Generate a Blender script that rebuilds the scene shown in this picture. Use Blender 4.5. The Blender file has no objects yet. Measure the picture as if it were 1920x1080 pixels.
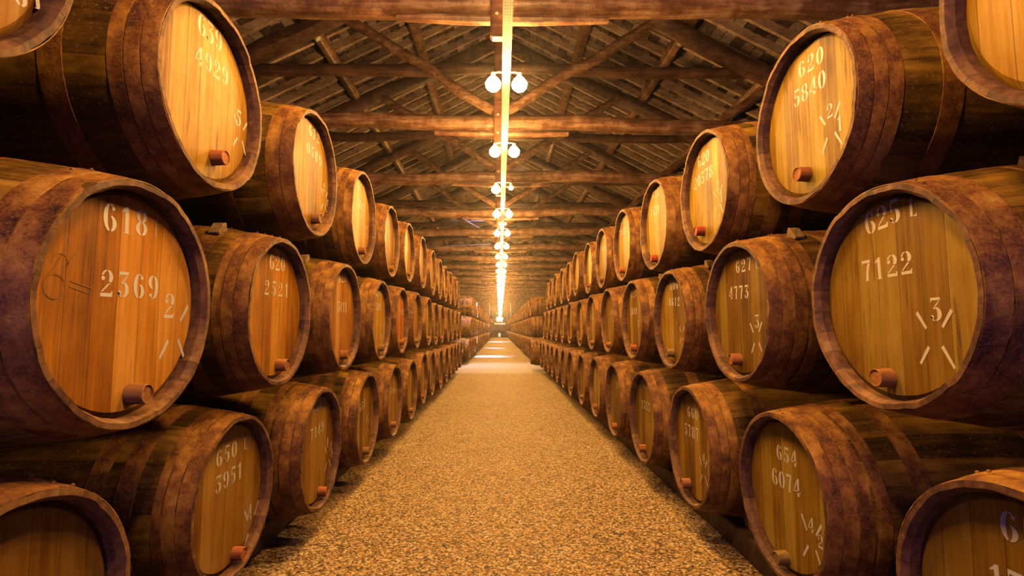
import bpy, bmesh, math, random
from mathutils import Vector, Matrix
PI = math.pi
S = bpy.context.scene
C = S.collection
HC = 1.38                      # eye height above the gravel
H = 3.0                        # tie beams above the eye

# ------------------------------------------------------------------ camera
cd = bpy.data.cameras.new('camera'); cam = bpy.data.objects.new('camera', cd); C.objects.link(cam)
cam.location = (0, 0, HC)
cam.rotation_euler = (PI/2 + 0.0801, 0, -0.0242)
cd.sensor_width = 36; cd.lens = 956.3/1920*36; cd.clip_start = 0.05; cd.clip_end = 300
S.camera = cam
# ------------------------------------------------------------------ world and exposure
W = bpy.data.worlds.new('world'); S.world = W; W.use_nodes = True
bg = W.node_tree.nodes['Background']; bg.inputs[0].default_value = (0.32, 0.20, 1.0, 1); bg.inputs[1].default_value = 0.34
S.view_settings.view_transform = 'Standard'; S.view_settings.look = 'None'
S.view_settings.exposure = 0.0; S.view_settings.gamma = 1; S.view_settings.use_curve_mapping = False
S.cycles.max_bounces = 6; S.cycles.diffuse_bounces = 0; S.cycles.glossy_bounces = 1
S.cycles.sample_clamp_indirect = 6; S.cycles.caustics_reflective = False; S.cycles.caustics_refractive = False
BULB = 450.0                   # strength of the bulb glass
BULB_COL = (1.0, 0.53, 0.145, 1)

def area(name, loc, rot, size, sizey, power, col, spread=PI):
    l = bpy.data.lights.new(name, 'AREA'); l.shape = 'RECTANGLE'; l.size = size; l.size_y = sizey
    l.energy = power; l.color = col; l.spread = spread
    o = bpy.data.objects.new(name, l); C.objects.link(o); o.location = loc; o.rotation_euler = rot
    return o
# daylight coming down through the glass tiles by the ridge, above the cross aisle and farther on
area('skylight_daylight', (-0.9, 19.2, 6.9), (0, 0.15, 0), 1.2, 1.4, 70, (0.62, 0.60, 1.0), 1.2)
area('skylight_daylight', (-0.55, 25.9, 6.7), (0, 0.0, 0), 1.1, 0.8, 130, (0.28, 0.38, 1.0), 0.30)
area('skylight_daylight', (-0.45, 37.0, 6.7), (0, 0.0, 0), 0.6, 0.7, 50, (0.28, 0.38, 1.0), 0.28)
area('skylight_daylight', (-0.3, 55.0, 6.7), (0, 0.0, 0), 1.2, 3.0, 260, (0.32, 0.40, 1.0), 0.40)

# the open doorway behind the camera lets in cool daylight
area('doorway_daylight', (-.8, -3.2, 2.6), (PI/2, 0, 0), 3.0, 2.6, 30, (0.95, 0.50, 0.72))

# ------------------------------------------------------------------ small helpers
def prop(o, label=None, cat=None, group=None, kind=None):
    if label: o['label'] = label
    if cat: o['category'] = cat
    if group: o['group'] = group
    if kind: o['kind'] = kind
    return o
def empty(name, loc=(0, 0, 0), rz=0, scale=1):
    o = bpy.data.objects.new(name, None); C.objects.link(o); o.location = loc
    o.rotation_euler = (0, 0, rz); o.scale = (scale,)*3; o.empty_display_size = .1
    return o
def link(name, me, parent=None):
    o = bpy.data.objects.new(name, me); C.objects.link(o)
    if parent is not None: o.parent = parent
    return o
def finish(bm, name, mats, smooth=True, angle=0.6):
    me = bpy.data.meshes.new(name); bm.normal_update(); bm.to_mesh(me); bm.free()
    for m in (mats if isinstance(mats, (list, tuple)) else [mats]): me.materials.append(m)
    for p in me.polygons: p.use_smooth = smooth
    if smooth:
        try: me.set_sharp_from_angle(angle=angle)
        except Exception: pass
    return me
def obj(name, bm, mats, parent=None, smooth=True, angle=0.6):
    return link(name, finish(bm, name, mats, smooth, angle), parent)
def box(bm, c, s, rot=None, mi=0, bev=0):
    r = bmesh.ops.create_cube(bm, size=1)
    M = Matrix.Translation(c) @ (rot.to_4x4() if rot else Matrix.Identity(4)) @ Matrix.Diagonal((*s, 1))
    bmesh.ops.transform(bm, matrix=M, verts=r['verts'])
    fs = {f for v in r['verts'] for f in v.link_faces}
    for f in fs: f.material_index = mi
    if bev:
        es = {e for f in fs for e in f.edges}
        bmesh.ops.bevel(bm, geom=list(es), offset=bev, segments=1, affect='EDGES')
def ringtube(bm, pts, radii, n=12, caps=True, wob=0.0, rnd=None, mi=0, sq=0.0):
    """tube along pts with a radius at each; wob makes each ring irregular, sq squares the section"""
    rnd = rnd or random.Random(1); prev = None; rings = []
    N = len(pts); P = [Vector(p) for p in pts]
    off = [rnd.uniform(-wob, wob) for _ in range(n)]
    up = Vector((0, 0, 1)) if abs((P[-1]-P[0]).normalized().z) < .9 else Vector((0, 1, 0))
    for i in range(N):
        t = (P[min(i+1, N-1)]-P[max(i-1, 0)]).normalized()
        a = t.cross(up).normalized(); b = a.cross(t).normalized()
        off = [o*.8+rnd.uniform(-wob, wob)*.45 for o in off]
        ring = []
        for k in range(n):
            th = 2*PI*k/n; r = radii[i]*(1+off[k])
            if sq:
                r *= 1/(max(abs(math.cos(th)), abs(math.sin(th)))**sq)
            ring.append(bm.verts.new(P[i]+(a*math.cos(th)+b*math.sin(th))*r))
        rings.append(ring)
        if i:
            for k in range(n):
                f = bm.faces.new((rings[i-1][k], rings[i-1][(k+1) % n], ring[(k+1) % n], ring[k])); f.material_index = mi
    if caps:
        bm.faces.new(rings[0]).material_index = mi; bm.faces.new(rings[-1][::-1]).material_index = mi
    return rings
def log(bm, a, b, r, rnd, bend=.03, n=14, segs=14, wob=.05, sq=0, knots=True):
    a = Vector(a); b = Vector(b); d = b-a; L = d.length; t = d.normalized()
    up = Vector((0, 0, 1)) if abs(t.z) < .9 else Vector((0, 1, 0))
    u = t.cross(up).normalized(); v = u.cross(t)
    ph = [rnd.uniform(0, 6.28) for _ in range(4)]; am = [rnd.uniform(.4, 1)*bend for _ in range(4)]
    pts = []; rad = []; kn = [rnd.uniform(.05, .95) for _ in range(3)]
    for i in range(segs+1):
        s = i/segs
        w = math.sin(PI*s)
        pts.append(a+d*s+u*(am[0]*math.sin(2.2*PI*s+ph[0])+am[1]*.5*math.sin(6*PI*s+ph[1]))*w+v*(am[2]*math.sin(1.7*PI*s+ph[2])+am[3]*.5*math.sin(5*PI*s+ph[3]))*w)
        rr = r*(1.04-.08*s)*(1+rnd.uniform(-.03, .03))
        if knots: rr *= 1+sum(.12*math.exp(-((s-k)/.02)**2) for k in kn)
        rad.append(rr)
    ringtube(bm, pts, rad, n, True, wob, rnd, 0, sq)

# ------------------------------------------------------------------ node materials
class NT:
    def __init__(s, name, rough=.7, metal=0.0, spec=.3):
        s.m = bpy.data.materials.new(name); s.m.use_nodes = True; s.t = s.m.node_tree; s.n = s.t.nodes
        s.b = s.n['Principled BSDF']; s.b.inputs['Roughness'].default_value = rough
        s.b.inputs['Metallic'].default_value = metal; s.b.inputs['Specular IOR Level'].default_value = spec
    def node(s, ty, **kw):
        x = s.n.new(ty)
        for k, v in kw.items(): setattr(x, k, v)
        return x
    def put(s, sock, v):
        if v is None: return
        if hasattr(v, 'is_output') or isinstance(v, bpy.types.NodeSocket): s.t.links.new(v, sock)
        else: sock.default_value = v
    def coord(s): return s.node('ShaderNodeTexCoord').outputs['Object']
    def rnd(s): return s.node('ShaderNodeObjectInfo').outputs['Random']
    def ocol(s): return s.node('ShaderNodeObjectInfo').outputs['Color']
    def math(s, op, a, b=0.0, c=None, clamp=False):
        x = s.node('ShaderNodeMath', operation=op, use_clamp=clamp); s.put(x.inputs[0], a); s.put(x.inputs[1], b)
        if c is not None: s.put(x.inputs[2], c)
        return x.outputs[0]
    def vmath(s, op, a, b):
        x = s.node('ShaderNodeVectorMath', operation=op); s.put(x.inputs[0], a); s.put(x.inputs[1], b); return x.outputs[0]
    def sep(s, v):
        x = s.node('ShaderNodeSeparateXYZ'); s.put(x.inputs[0], v); return x.outputs
    def comb(s, a=0.0, b=0.0, c=0.0):
        x = s.node('ShaderNodeCombineXYZ'); s.put(x.inputs[0], a); s.put(x.inputs[1], b); s.put(x.inputs[2], c); return x.outputs[0]
    def noise(s, v, scale=5, detail=4, rough=.55, dist=0.0):
        x = s.node('ShaderNodeTexNoise'); s.put(x.inputs['Vector'], v); x.inputs['Scale'].default_value = scale
        x.inputs['Detail'].default_value = detail; x.inputs['Roughness'].default_value = rough; x.inputs['Distortion'].default_value = dist
        return x.outputs['Fac']
    def white(s, v):
        x = s.node('ShaderNodeTexWhiteNoise', noise_dimensions='3D'); s.put(x.inputs['Vector'], v); return x.outputs['Value']
    def vor(s, v, scale, feat='F1', out='Distance'):
        x = s.node('ShaderNodeTexVoronoi', feature=feat); s.put(x.inputs['Vector'], v); x.inputs['Scale'].default_value = scale; return x.outputs[out]
    def ramp(s, f, stops, interp='LINEAR'):
        x = s.node('ShaderNodeValToRGB'); s.put(x.inputs[0], f); cr = x.color_ramp; cr.interpolation = interp
        while len(cr.elements) < len(stops): cr.elements.new(.5)
        for e, (p, c) in zip(cr.elements, stops):
            e.position = p; e.color = (*c, 1) if len(c) == 3 else c
        return x.outputs[0]
    def mix(s, f, a, b, mode='MIX'):
        x = s.node('ShaderNodeMix', data_type='RGBA', blend_type=mode); s.put(x.inputs[0], f)
        s.put(x.inputs[6], (*a, 1) if isinstance(a, tuple) and len(a) == 3 else a); s.put(x.inputs[7], (*b, 1) if isinstance(b, tuple) and len(b) == 3 else b)
        return x.outputs[2]
    def maprange(s, v, a, b, c=0.0, d=1.0):
        x = s.node('ShaderNodeMapRange'); s.put(x.inputs[0], v)
        for i, q in enumerate((a, b, c, d)): x.inputs[i+1].default_value = q
        return x.outputs[0]
    def color(s, c): s.put(s.b.inputs['Base Color'], c); return s
    def rough(s, c): s.put(s.b.inputs['Roughness'], c); return s
    def bump(s, h, strength=.5, dist=.01):
        x = s.node('ShaderNodeBump'); x.inputs['Strength'].default_value = strength; x.inputs['Distance'].default_value = dist
        s.put(x.inputs['Height'], h); s.t.links.new(x.outputs[0], s.b.inputs['Normal']); return s
def shifted(n, amount=37.0):
    """object coordinates shifted by the object's own random number, so that copies differ"""
    return n.vmath('ADD', n.coord(), n.comb(n.math('MULTIPLY', n.rnd(), amount), n.math('MULTIPLY', n.rnd(), amount*.37), n.math('MULTIPLY', n.rnd(), amount*.71)))

def mat_head():
    n = NT('barrel_head_oak', .5, 0, .35)
    x, y, z = n.sep(n.coord()); r = n.rnd()
    pw = n.math('ADD', n.math('MULTIPLY', y, 10.5), n.math('MULTIPLY', r, 7.3))
    cell = n.math('FLOOR', pw); fr = n.math('FRACT', pw)
    edge = n.math('MINIMUM', fr, n.math('SUBTRACT', 1.0, fr))
    tone = n.white(n.comb(cell, n.math('MULTIPLY', r, 99.0), 1.3))
    rz = n.math('MULTIPLY', r, 50.0)
    g = n.noise(n.comb(rz, n.math('ADD', n.math('MULTIPLY', y, 60.0), n.math('MULTIPLY', cell, 5.1)), n.math('ADD', n.math('MULTIPLY', z, 2.6), rz)), 1.0, 6, .62, .35)
    st = n.noise(n.comb(rz, n.math('MULTIPLY', y, 22.0), n.math('ADD', n.math('MULTIPLY', z, 2.2), rz)), 1.0, 3, .6, .2)
    blot = n.noise(n.comb(rz, n.math('MULTIPLY', y, 4.0), n.math('ADD', n.math('MULTIPLY', z, 2.5), rz)), 1.0, 4, .6)
    f = n.math('ADD', n.math('MULTIPLY', g, .46), n.math('MULTIPLY', tone, .32))
    f = n.math('ADD', f, n.math('MULTIPLY', blot, .50))
    base = n.ramp(f, [(.38, (.12, .045, .007)), (.54, (.35, .165, .020)), (.68, (.56, .30, .040)), (.86, (.76, .50, .14))])
    st = n.math('SUBTRACT', st, n.math('MULTIPLY', n.math('SUBTRACT', n.white(n.comb(r, 3.3, 9.1)), .55), .13))
    dark = n.ramp(st, [(.27, (.30, .20, .12)), (.38, (1, 1, 1))])
    c = n.mix(1.0, base, dark, 'MULTIPLY')
    line = n.maprange(edge, 0.0, .022, .35, 1.0)
    c = n.mix(1.0, c, n.comb(line, line, line), 'MULTIPLY')
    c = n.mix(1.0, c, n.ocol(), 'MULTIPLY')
    n.color(c).rough(n.maprange(g, .3, .7, .62, .42))
    n.bump(n.math('ADD', n.math('MULTIPLY', g, .5), n.math('MULTIPLY', line, .6)), .35, .004)
    return n.m
def mat_staves(name='barrel_stave_oak', dusty=.5):
    n = NT(name, .62, 0, .3)
    co = n.coord(); x, y, z = n.sep(co); r = n.rnd()
    ang = n.math('ARCTAN2', y, n.math('SUBTRACT', z, .46)); a = n.math('MULTIPLY', n.math('ADD', n.math('DIVIDE', ang, 2*PI), .5), 26.0)
    cell = n.math('FLOOR', a); fr = n.math('FRACT', a); edge = n.math('MINIMUM', fr, n.math('SUBTRACT', 1.0, fr))
    tone = n.white(n.comb(cell, n.math('MULTIPLY', r, 61.0), 2.0))
    sh = shifted(n)
    g = n.noise(n.vmath('MULTIPLY', sh, (3.0, 34.0, 34.0)), 1.0, 5, .6)
    blot = n.noise(sh, 3.2, 5, .65)
    spk = n.noise(sh, 90.0, 2, .6)
    f = n.math('ADD', n.math('MULTIPLY', g, .4), n.math('ADD', n.math('MULTIPLY', tone, .15), n.math('MULTIPLY', blot, .45)))
    c = n.ramp(f, [(.36, (.03, .013, .003)), (.48, (.15, .072, .010)), (.60, (.42, .22, .025)), (.76, (.80, .46, .08))])
    c = n.mix(n.maprange(spk, .58, .72, 0, .55), c, (.42, .27, .10))
    line = n.maprange(edge, 0.0, .03, .45, 1.0)
    c = n.mix(1.0, c, n.comb(line, line, line), 'MULTIPLY')
    n.color(c).bump(n.math('ADD', n.math('MULTIPLY', g, .4), n.math('MULTIPLY', spk, .3)), .4, .004)
    return n.m
def mat_hoop():
    n = NT('rusty_hoop_iron', .55, .12, .45)
    sh = shifted(n)
    a = n.noise(sh, 9.0, 8, .75); b = n.noise(sh, 120.0, 3, .7); c2 = n.noise(n.vmath('MULTIPLY', sh, (8.0, 3.0, 3.0)), 1.0, 4, .6)
    c = n.ramp(n.math('ADD', n.math('MULTIPLY', a, .65), n.math('MULTIPLY', c2, .35)), [(.38, (.05, .016, .012)), (.48, (.24, .085, .020)), (.58, (.58, .27, .045)), (.71, (.98, .60, .18))])
    c = n.mix(n.maprange(b, .50, .70, 0, .6), c, (.50, .26, .10))
    c = n.mix(n.maprange(b, .30, .44, .55, 0), c, (.05, .02, .015))
    n.color(c).rough(n.maprange(b, .3, .7, .42, .8)).bump(n.math('ADD', b, n.math('MULTIPLY', a, .6)), .5, .003)
    return n.m
def mat_chime():
    n = NT('stave_end_grain', .6, 0, .35)
    co = n.coord(); x, y, z = n.sep(co); r = n.rnd()
    ang = n.math('ARCTAN2', y, n.math('SUBTRACT', z, .46)); a = n.math('MULTIPLY', n.math('ADD', n.math('DIVIDE', ang, 2*PI), .5), 26.0)
    cell = n.math('FLOOR', a); fr = n.math('FRACT', a); edge = n.math('MINIMUM', fr, n.math('SUBTRACT', 1.0, fr))
    tone = n.white(n.comb(cell, n.math('MULTIPLY', r, 31.0), 7.0)); sh = shifted(n)
    g = n.noise(sh, 40.0, 5, .65); bl = n.noise(sh, 5.0, 3, .6)
    c = n.ramp(n.math('ADD', n.math('MULTIPLY', g, .35), n.math('ADD', n.math('MULTIPLY', tone, .12), n.math('MULTIPLY', bl, .55))), [(.34, (.07, .03, .025)), (.48, (.20, .09, .05)), (.62, (.42, .21, .08)), (.8, (.62, .40, .18))])
    line = n.maprange(edge, 0.0, .03, .55, 1.0)
    c = n.mix(1.0, c, n.comb(line, line, line), 'MULTIPLY')
    n.color(c).bump(g, .4, .004)
    return n.m
def mat_bung():
    n = NT('turned_bung_wood', .55, 0, .4)
    g = n.noise(n.vmath('MULTIPLY', shifted(n), (8.0, 60.0, 60.0)), 1.0, 4, .6)
    c = n.ramp(g, [(.3, (.30, .12, .04)), (.7, (.66, .32, .12))])
    n.color(n.mix(1.0, c, n.ocol(), 'MULTIPLY')).bump(g, .3, .002)
    return n.m
def mat_paint():
    n = NT('stencil_paint', .6, 0, .3)
    sh = shifted(n); w = n.noise(sh, 70.0, 4, .7); w2 = n.noise(n.vmath('MULTIPLY', sh, (1.0, 60.0, 9.0)), 1.0, 3, .6)
    f = n.maprange(n.math('ADD', n.math('MULTIPLY', w, .6), n.math('MULTIPLY', w2, .4)), .31, .39, 0, 1)
    n.color(n.mix(f, (.42, .22, .06), n.ocol()))
    return n.m
def mat_log(name, lo, mid, hi, rough=.6):
    n = NT(name, rough, 0, .4)
    sh = shifted(n)
    g = n.noise(sh, 5.0, 6, .65); f2 = n.noise(n.vmath('MULTIPLY', sh, (2.0, 24.0, 24.0)), 1.0, 4, .6); s3 = n.noise(sh, 42.0, 3, .6)
    c = n.ramp(n.math('ADD', n.math('MULTIPLY', g, .55), n.math('MULTIPLY', f2, .45)), [(.34, lo), (.48, mid), (.66, hi)])
    c = n.mix(n.maprange(s3, .3, .42, .5, 0), c, tuple(v*.4 for v in lo))
    n.color(c).bump(n.math('ADD', f2, n.math('MULTIPLY', s3, .5)), .5, .01)
    return n.m
def mat_tiles():
    n = NT('roof_tile_underside', .8, 0, .15)
    x, y, z = n.sep(n.coord())
    cx = n.math('FLOOR', n.math('DIVIDE', n.math('ABSOLUTE', x), .15)); cy = n.math("DIVIDE", y, .40)
    cyf = n.math('FLOOR', n.math('ADD', cy, n.math('MULTIPLY', n.white(n.comb(cx, 4.0, 1.0)), 1.0)))
    fr = n.math('FRACT', n.math('ADD', cy, n.math('MULTIPLY', n.white(n.comb(cx, 4.0, 1.0)), 1.0)))
    edge = n.math('MINIMUM', fr, n.math('SUBTRACT', 1.0, fr))
    tone = n.white(n.comb(cx, cyf, n.math('SIGN', x)))
    g = n.noise(n.coord(), 9.0, 5, .7)
    c = n.ramp(n.math('ADD', n.math('MULTIPLY', tone, .45), n.math('MULTIPLY', g, .6)), [(.26, (.035, .022, .026)), (.48, (.12, .08, .08)), (.68, (.32, .23, .22)), (.90, (.66, .53, .52))])
    xf = n.math('FRACT', n.math('DIVIDE', n.math('ABSOLUTE', x), .15)); xe = n.math('MINIMUM', xf, n.math('SUBTRACT', 1.0, xf))
    l = n.math('MULTIPLY', n.maprange(edge, 0, .03, .5, 1), n.maprange(xe, 0, .10, .35, 1))
    c = n.mix(1.0, c, n.comb(l, l, l), 'MULTIPLY')
    n.color(c).bump(n.math('ADD', n.math('MULTIPLY', l, 1.0), g), .6, .01)
    return n.m
def mat_gravel():
    n = NT('gravel', .8, 0, .35)
    co = n.coord(); x, y, z = n.sep(co)
    cell = n.vor(co, 75.0, 'F1', 'Color'); d = n.vor(co, 75.0); d2 = n.vor(co, 190.0)
    cc = n.sep(cell)[0]
    big = n.noise(co, .9, 4, .6); md = n.noise(co, 6.0, 4, .6)
    f = n.math('ADD', n.math('MULTIPLY', cc, .68), n.math('ADD', n.math('MULTIPLY', big, .14), n.math('MULTIPLY', md, .22)))
    c = n.ramp(f, [(.22, (.07, .04, .03)), (.42, (.46, .27, .085)), (.62, (.74, .44, .14)), (.84, (1.0, .86, .62))])
    gap = n.maprange(d, .45, .85, 1.0, .45)
    c = n.mix(1.0, c, n.comb(gap, gap, gap), 'MULTIPLY')
    # trodden pale earth in the cross aisle
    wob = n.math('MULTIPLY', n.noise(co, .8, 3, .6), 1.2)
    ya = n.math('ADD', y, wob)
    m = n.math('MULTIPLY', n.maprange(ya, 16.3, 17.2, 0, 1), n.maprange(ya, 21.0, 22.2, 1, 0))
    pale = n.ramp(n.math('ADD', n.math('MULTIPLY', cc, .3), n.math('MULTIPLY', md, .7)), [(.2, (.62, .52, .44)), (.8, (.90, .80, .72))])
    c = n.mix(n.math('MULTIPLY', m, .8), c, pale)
    n.color(c).rough(n.maprange(cc, 0, 1, .55, .9))
    n.bump(n.math('SUBTRACT', n.math('ADD', n.math('MULTIPLY', cc, .5), md), n.math('ADD', d, n.math('MULTIPLY', d2, .4))), .7, .006)
    return n.m
def plain(name, col, rough=.6, metal=0, var=.25, scale=12):
    n = NT(name, rough, metal); g = n.noise(shifted(n), scale, 4, .6)
    n.color(n.ramp(g, [(.3, tuple(v*(1-var) for v in col)), (.7, tuple(min(1, v*(1+var)) for v in col))])).bump(g, .2, .003); return n.m
def emit(name, col, s):
    n = NT(name); n.color(col); n.b.inputs['Emission Color'].default_value = col; n.b.inputs['Emission Strength'].default_value = s
    n.m.cycles.emission_sampling = 'AUTO'
    return n.m
def mat_tray():
    n = NT('perforated_galvanised_steel', .5, .2, .4)
    x, y, z = n.sep(n.coord())
    u = n.math('SUBTRACT', n.math('FRACT', n.math('DIVIDE', n.math('ADD', x, .5), .0195)), .5)
    v = n.math('SUBTRACT', n.math('FRACT', n.math('DIVIDE', y, .038)), .5)
    hole = n.math('MULTIPLY', n.math('LESS_THAN', n.math('ABSOLUTE', u), .2), n.math('LESS_THAN', n.math('ABSOLUTE', v), .27))
    g = n.noise(n.coord(), 30.0, 3, .6)
    c = n.ramp(g, [(.3, (.26, .22, .18)), (.7, (.40, .35, .30))])
    n.color(n.mix(hole, c, (.03, .015, .008))); return n.m
M_HEAD = mat_head(); M_STAVE = mat_staves(); M_HOOP = mat_hoop(); M_CHIME = mat_chime(); M_BUNG = mat_bung(); M_PAINT = mat_paint()
M_LOG = mat_log('rough_roof_log', (.055, .022, .014), (.20, .09, .042), (.52, .32, .19), .40)
M_LOGD = mat_log('dark_roof_log', (.022, .010, .008), (.075, .032, .018), (.20, .10, .05), .5)
M_POST = mat_log('squared_post_timber', (.07, .025, .02), (.17, .065, .04), (.34, .17, .09), .45)
M_RAFT = mat_log('sawn_rafter', (.22, .13, .085), (.48, .31, .21), (.70, .52, .38), .7)
M_TILE = mat_tiles(); M_GRAVEL = mat_gravel(); M_TRAY = mat_tray()
M_WALL = plain('lime_washed_stone', (.30, .24, .18), .9, 0, .3, 3)
M_PLANKW = mat_log('end_wall_boards', (.16, .07, .02), (.40, .20, .055), (.62, .36, .12))
M_SKID = mat_log('skid_timber', (.05, .028, .016), (.12, .07, .04), (.22, .14, .08))
M_WEDGE = plain('wedge_wood', (.62, .40, .18), .6, 0, .35, 25)
M_BULB = emit('bulb_glass', BULB_COL, BULB)
M_SOCK = plain('lamp_metal', (.75, .62, .45), .4, .3)
M_WHITE = plain('white_plastic', (.85, .82, .75), .4, 0, .05)
M_GLOW = emit('lit_sign_letters', (1.0, .72, .36, 1), 3.0)
M_STEEL = plain('steel_rod', (.80, .72, .60), .4, .3)
M_BACK = plain('dark_board', (.05, .028, .015), .8)

# ------------------------------------------------------------------ the setting
def roof_z(x): return HC + 1.95*H + .44 - .51*abs(x)
Y0, Y1, XW = -3.5, 92.0, 5.9
bm = bmesh.new(); box(bm, (0, (Y0+Y1)/2, -.05), (2*XW+.6, Y1-Y0+.6, .1)); prop(obj('floor', bm, M_GRAVEL, smooth=False), kind='structure')
for nm, sx in (('wall_left', -1), ('wall_right', 1)):
    bm = bmesh.new(); box(bm, (sx*(XW+.15), (Y0+Y1)/2, 2.3), (.3, Y1-Y0+.6, 4.6)); prop(obj(nm, bm, M_WALL, smooth=False), kind='structure')
bm = bmesh.new()
zz = 0.0; rnd = random.Random(5)
while zz < 7.6:
    hh = .34; box(bm, (0, Y1+.05+rnd.uniform(0, .015), zz+hh/2), (2*XW, .1, hh-.02), bev=.01); zz += hh
prop(obj('wall_far', bm, M_PLANKW, smooth=False), kind='structure')
# the tiled roof seen from below: overlapping courses that step down the slope, with glass tiles left out near the ridge
GAPS = [(17.6, 20.2), (37.5, 39.0)]
for sx in (-1, 1):
    bm = bmesh.new(); w = .15; k = 0
    while k*w < XW+.3:
        xa, xb = k*w, (k+1)*w+.03
        spans = [(Y0, Y1)]
        if k in (2, 3, 4, 5, 6):
            spans = []; y = Y0
            for a, b in GAPS:
                spans.append((y, a)); q = a
                while q < b: spans.append((q+.11, q+.22)); q += .22
                y = b
            spans.append((y, Y1))
        for a, b in spans:
            za, zb = roof_z(xa)+.012, roof_z(xb)-.010
            vs = [bm.verts.new((sx*X_, y_, z_)) for z_off in (0, .02) for X_, y_, z_ in ((xa, a, za+z_off), (xb, a, zb+z_off), (xb, b, zb+z_off), (xa, b, za+z_off))]
            for q in ((0, 1, 2, 3), (4, 7, 6, 5), (0, 4, 5, 1), (1, 5, 6, 2), (2, 6, 7, 3), (3, 7, 4, 0)):
                bm.faces.new([vs[i] for i in q])
        k += 1
    bmesh.ops.recalc_face_normals(bm, faces=bm.faces)
    prop(obj('ceiling', bm, M_TILE, smooth=False), kind='structure')

# ------------------------------------------------------------------ roof carpentry
rnd = random.Random(11)
side = {-1: 'left', 1: 'right'}
PX = {'upper': .50*H, 'middle': .95*H, 'lower': 1.40*H}
def purlin_z(x): return HC + 1.95*H + .20 - .51*abs(x)
for sx in (-1, 1):
    for nm, x in PX.items():
        bm = bmesh.new(); log(bm, (sx*x, Y0, purlin_z(x)), (sx*x, Y1, purlin_z(x)), .095, rnd, .03, 10, 110, .05)
        prop(obj('roof_purlin', bm, M_LOG), 'long round %s purlin carrying the %s roof slope' % (nm, side[sx]), 'beam')
bm = bmesh.new(); log(bm, (0, Y0, HC+1.95*H+.16), (0, Y1, HC+1.95*H+.16), .1, rnd, .02, 10, 110, .05)
prop(obj('ridge_beam', bm, M_LOG), 'long round ridge beam at the top of the roof', 'beam')
# rafters
raf = {}
for sx in (-1, 1):
    bm = bmesh.new()
    a = Vector((sx*.02, 0, roof_z(0)-.075)); b = Vector((sx*(XW-.03), 0, roof_z(XW-.03)-.075))
    
    for q in range(8):
        p0 = a.lerp(b, q/8); p1 = a.lerp(b, (q+1)/8); wv = rnd.uniform(.026, .031)
        vs = [bm.verts.new((p.x, yo*wv, p.z+zo)) for p in (p0, p1) for yo, zo in ((-1, -.075), (1, -.075), (1, .072), (-1, .072))]
        for f in ((0, 1, 5, 4), (1, 2, 6, 5), (2, 3, 7, 6), (3, 0, 4, 7), (3, 2, 1, 0), (4, 5, 6, 7)): bm.faces.new([vs[i] for i in f])
    bmesh.ops.recalc_face_normals(bm, faces=bm.faces)
    raf[sx] = finish(bm, 'roof_rafter', M_RAFT, False)
def rafter_labels(sx): return 'sawn rafter running up the underside of the %s roof slope' % side[sx]
rest = {-1: [], 1: []}
rr = random.Random(3)
n = 0; y = 2.4
while y < Y1-.2:
    for sx in (-1, 1):
        yy = y+rr.uniform(-.03, .03)
        if n < 148:
            o = link('roof_rafter', raf[sx]); o.location = (0, yy, rr.uniform(-.006, .006)); o.rotation_euler.z = rr.uniform(-.003, .003)
            prop(o, rafter_labels(sx), 'rafter', 'rafters under the %s roof slope' % side[sx])
        else: rest[sx].append(yy)
    n += 1; y += .40
for sx in (-1, 1):
    bm = bmesh.new()
    for yy in rest[sx]: 
        a = Vector((sx*.02, yy, roof_z(0)-.075)); b = Vector((sx*(XW-.03), yy, roof_z(XW-.03)-.075))
        ringtube(bm, [a, b], [.045, .045], 4)
    prop(obj('distant_rafters', bm, M_RAFT, smooth=False), 'far run of thin rafters under the %s roof slope towards the end wall' % side[sx], 'rafters', kind='stuff')
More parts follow.
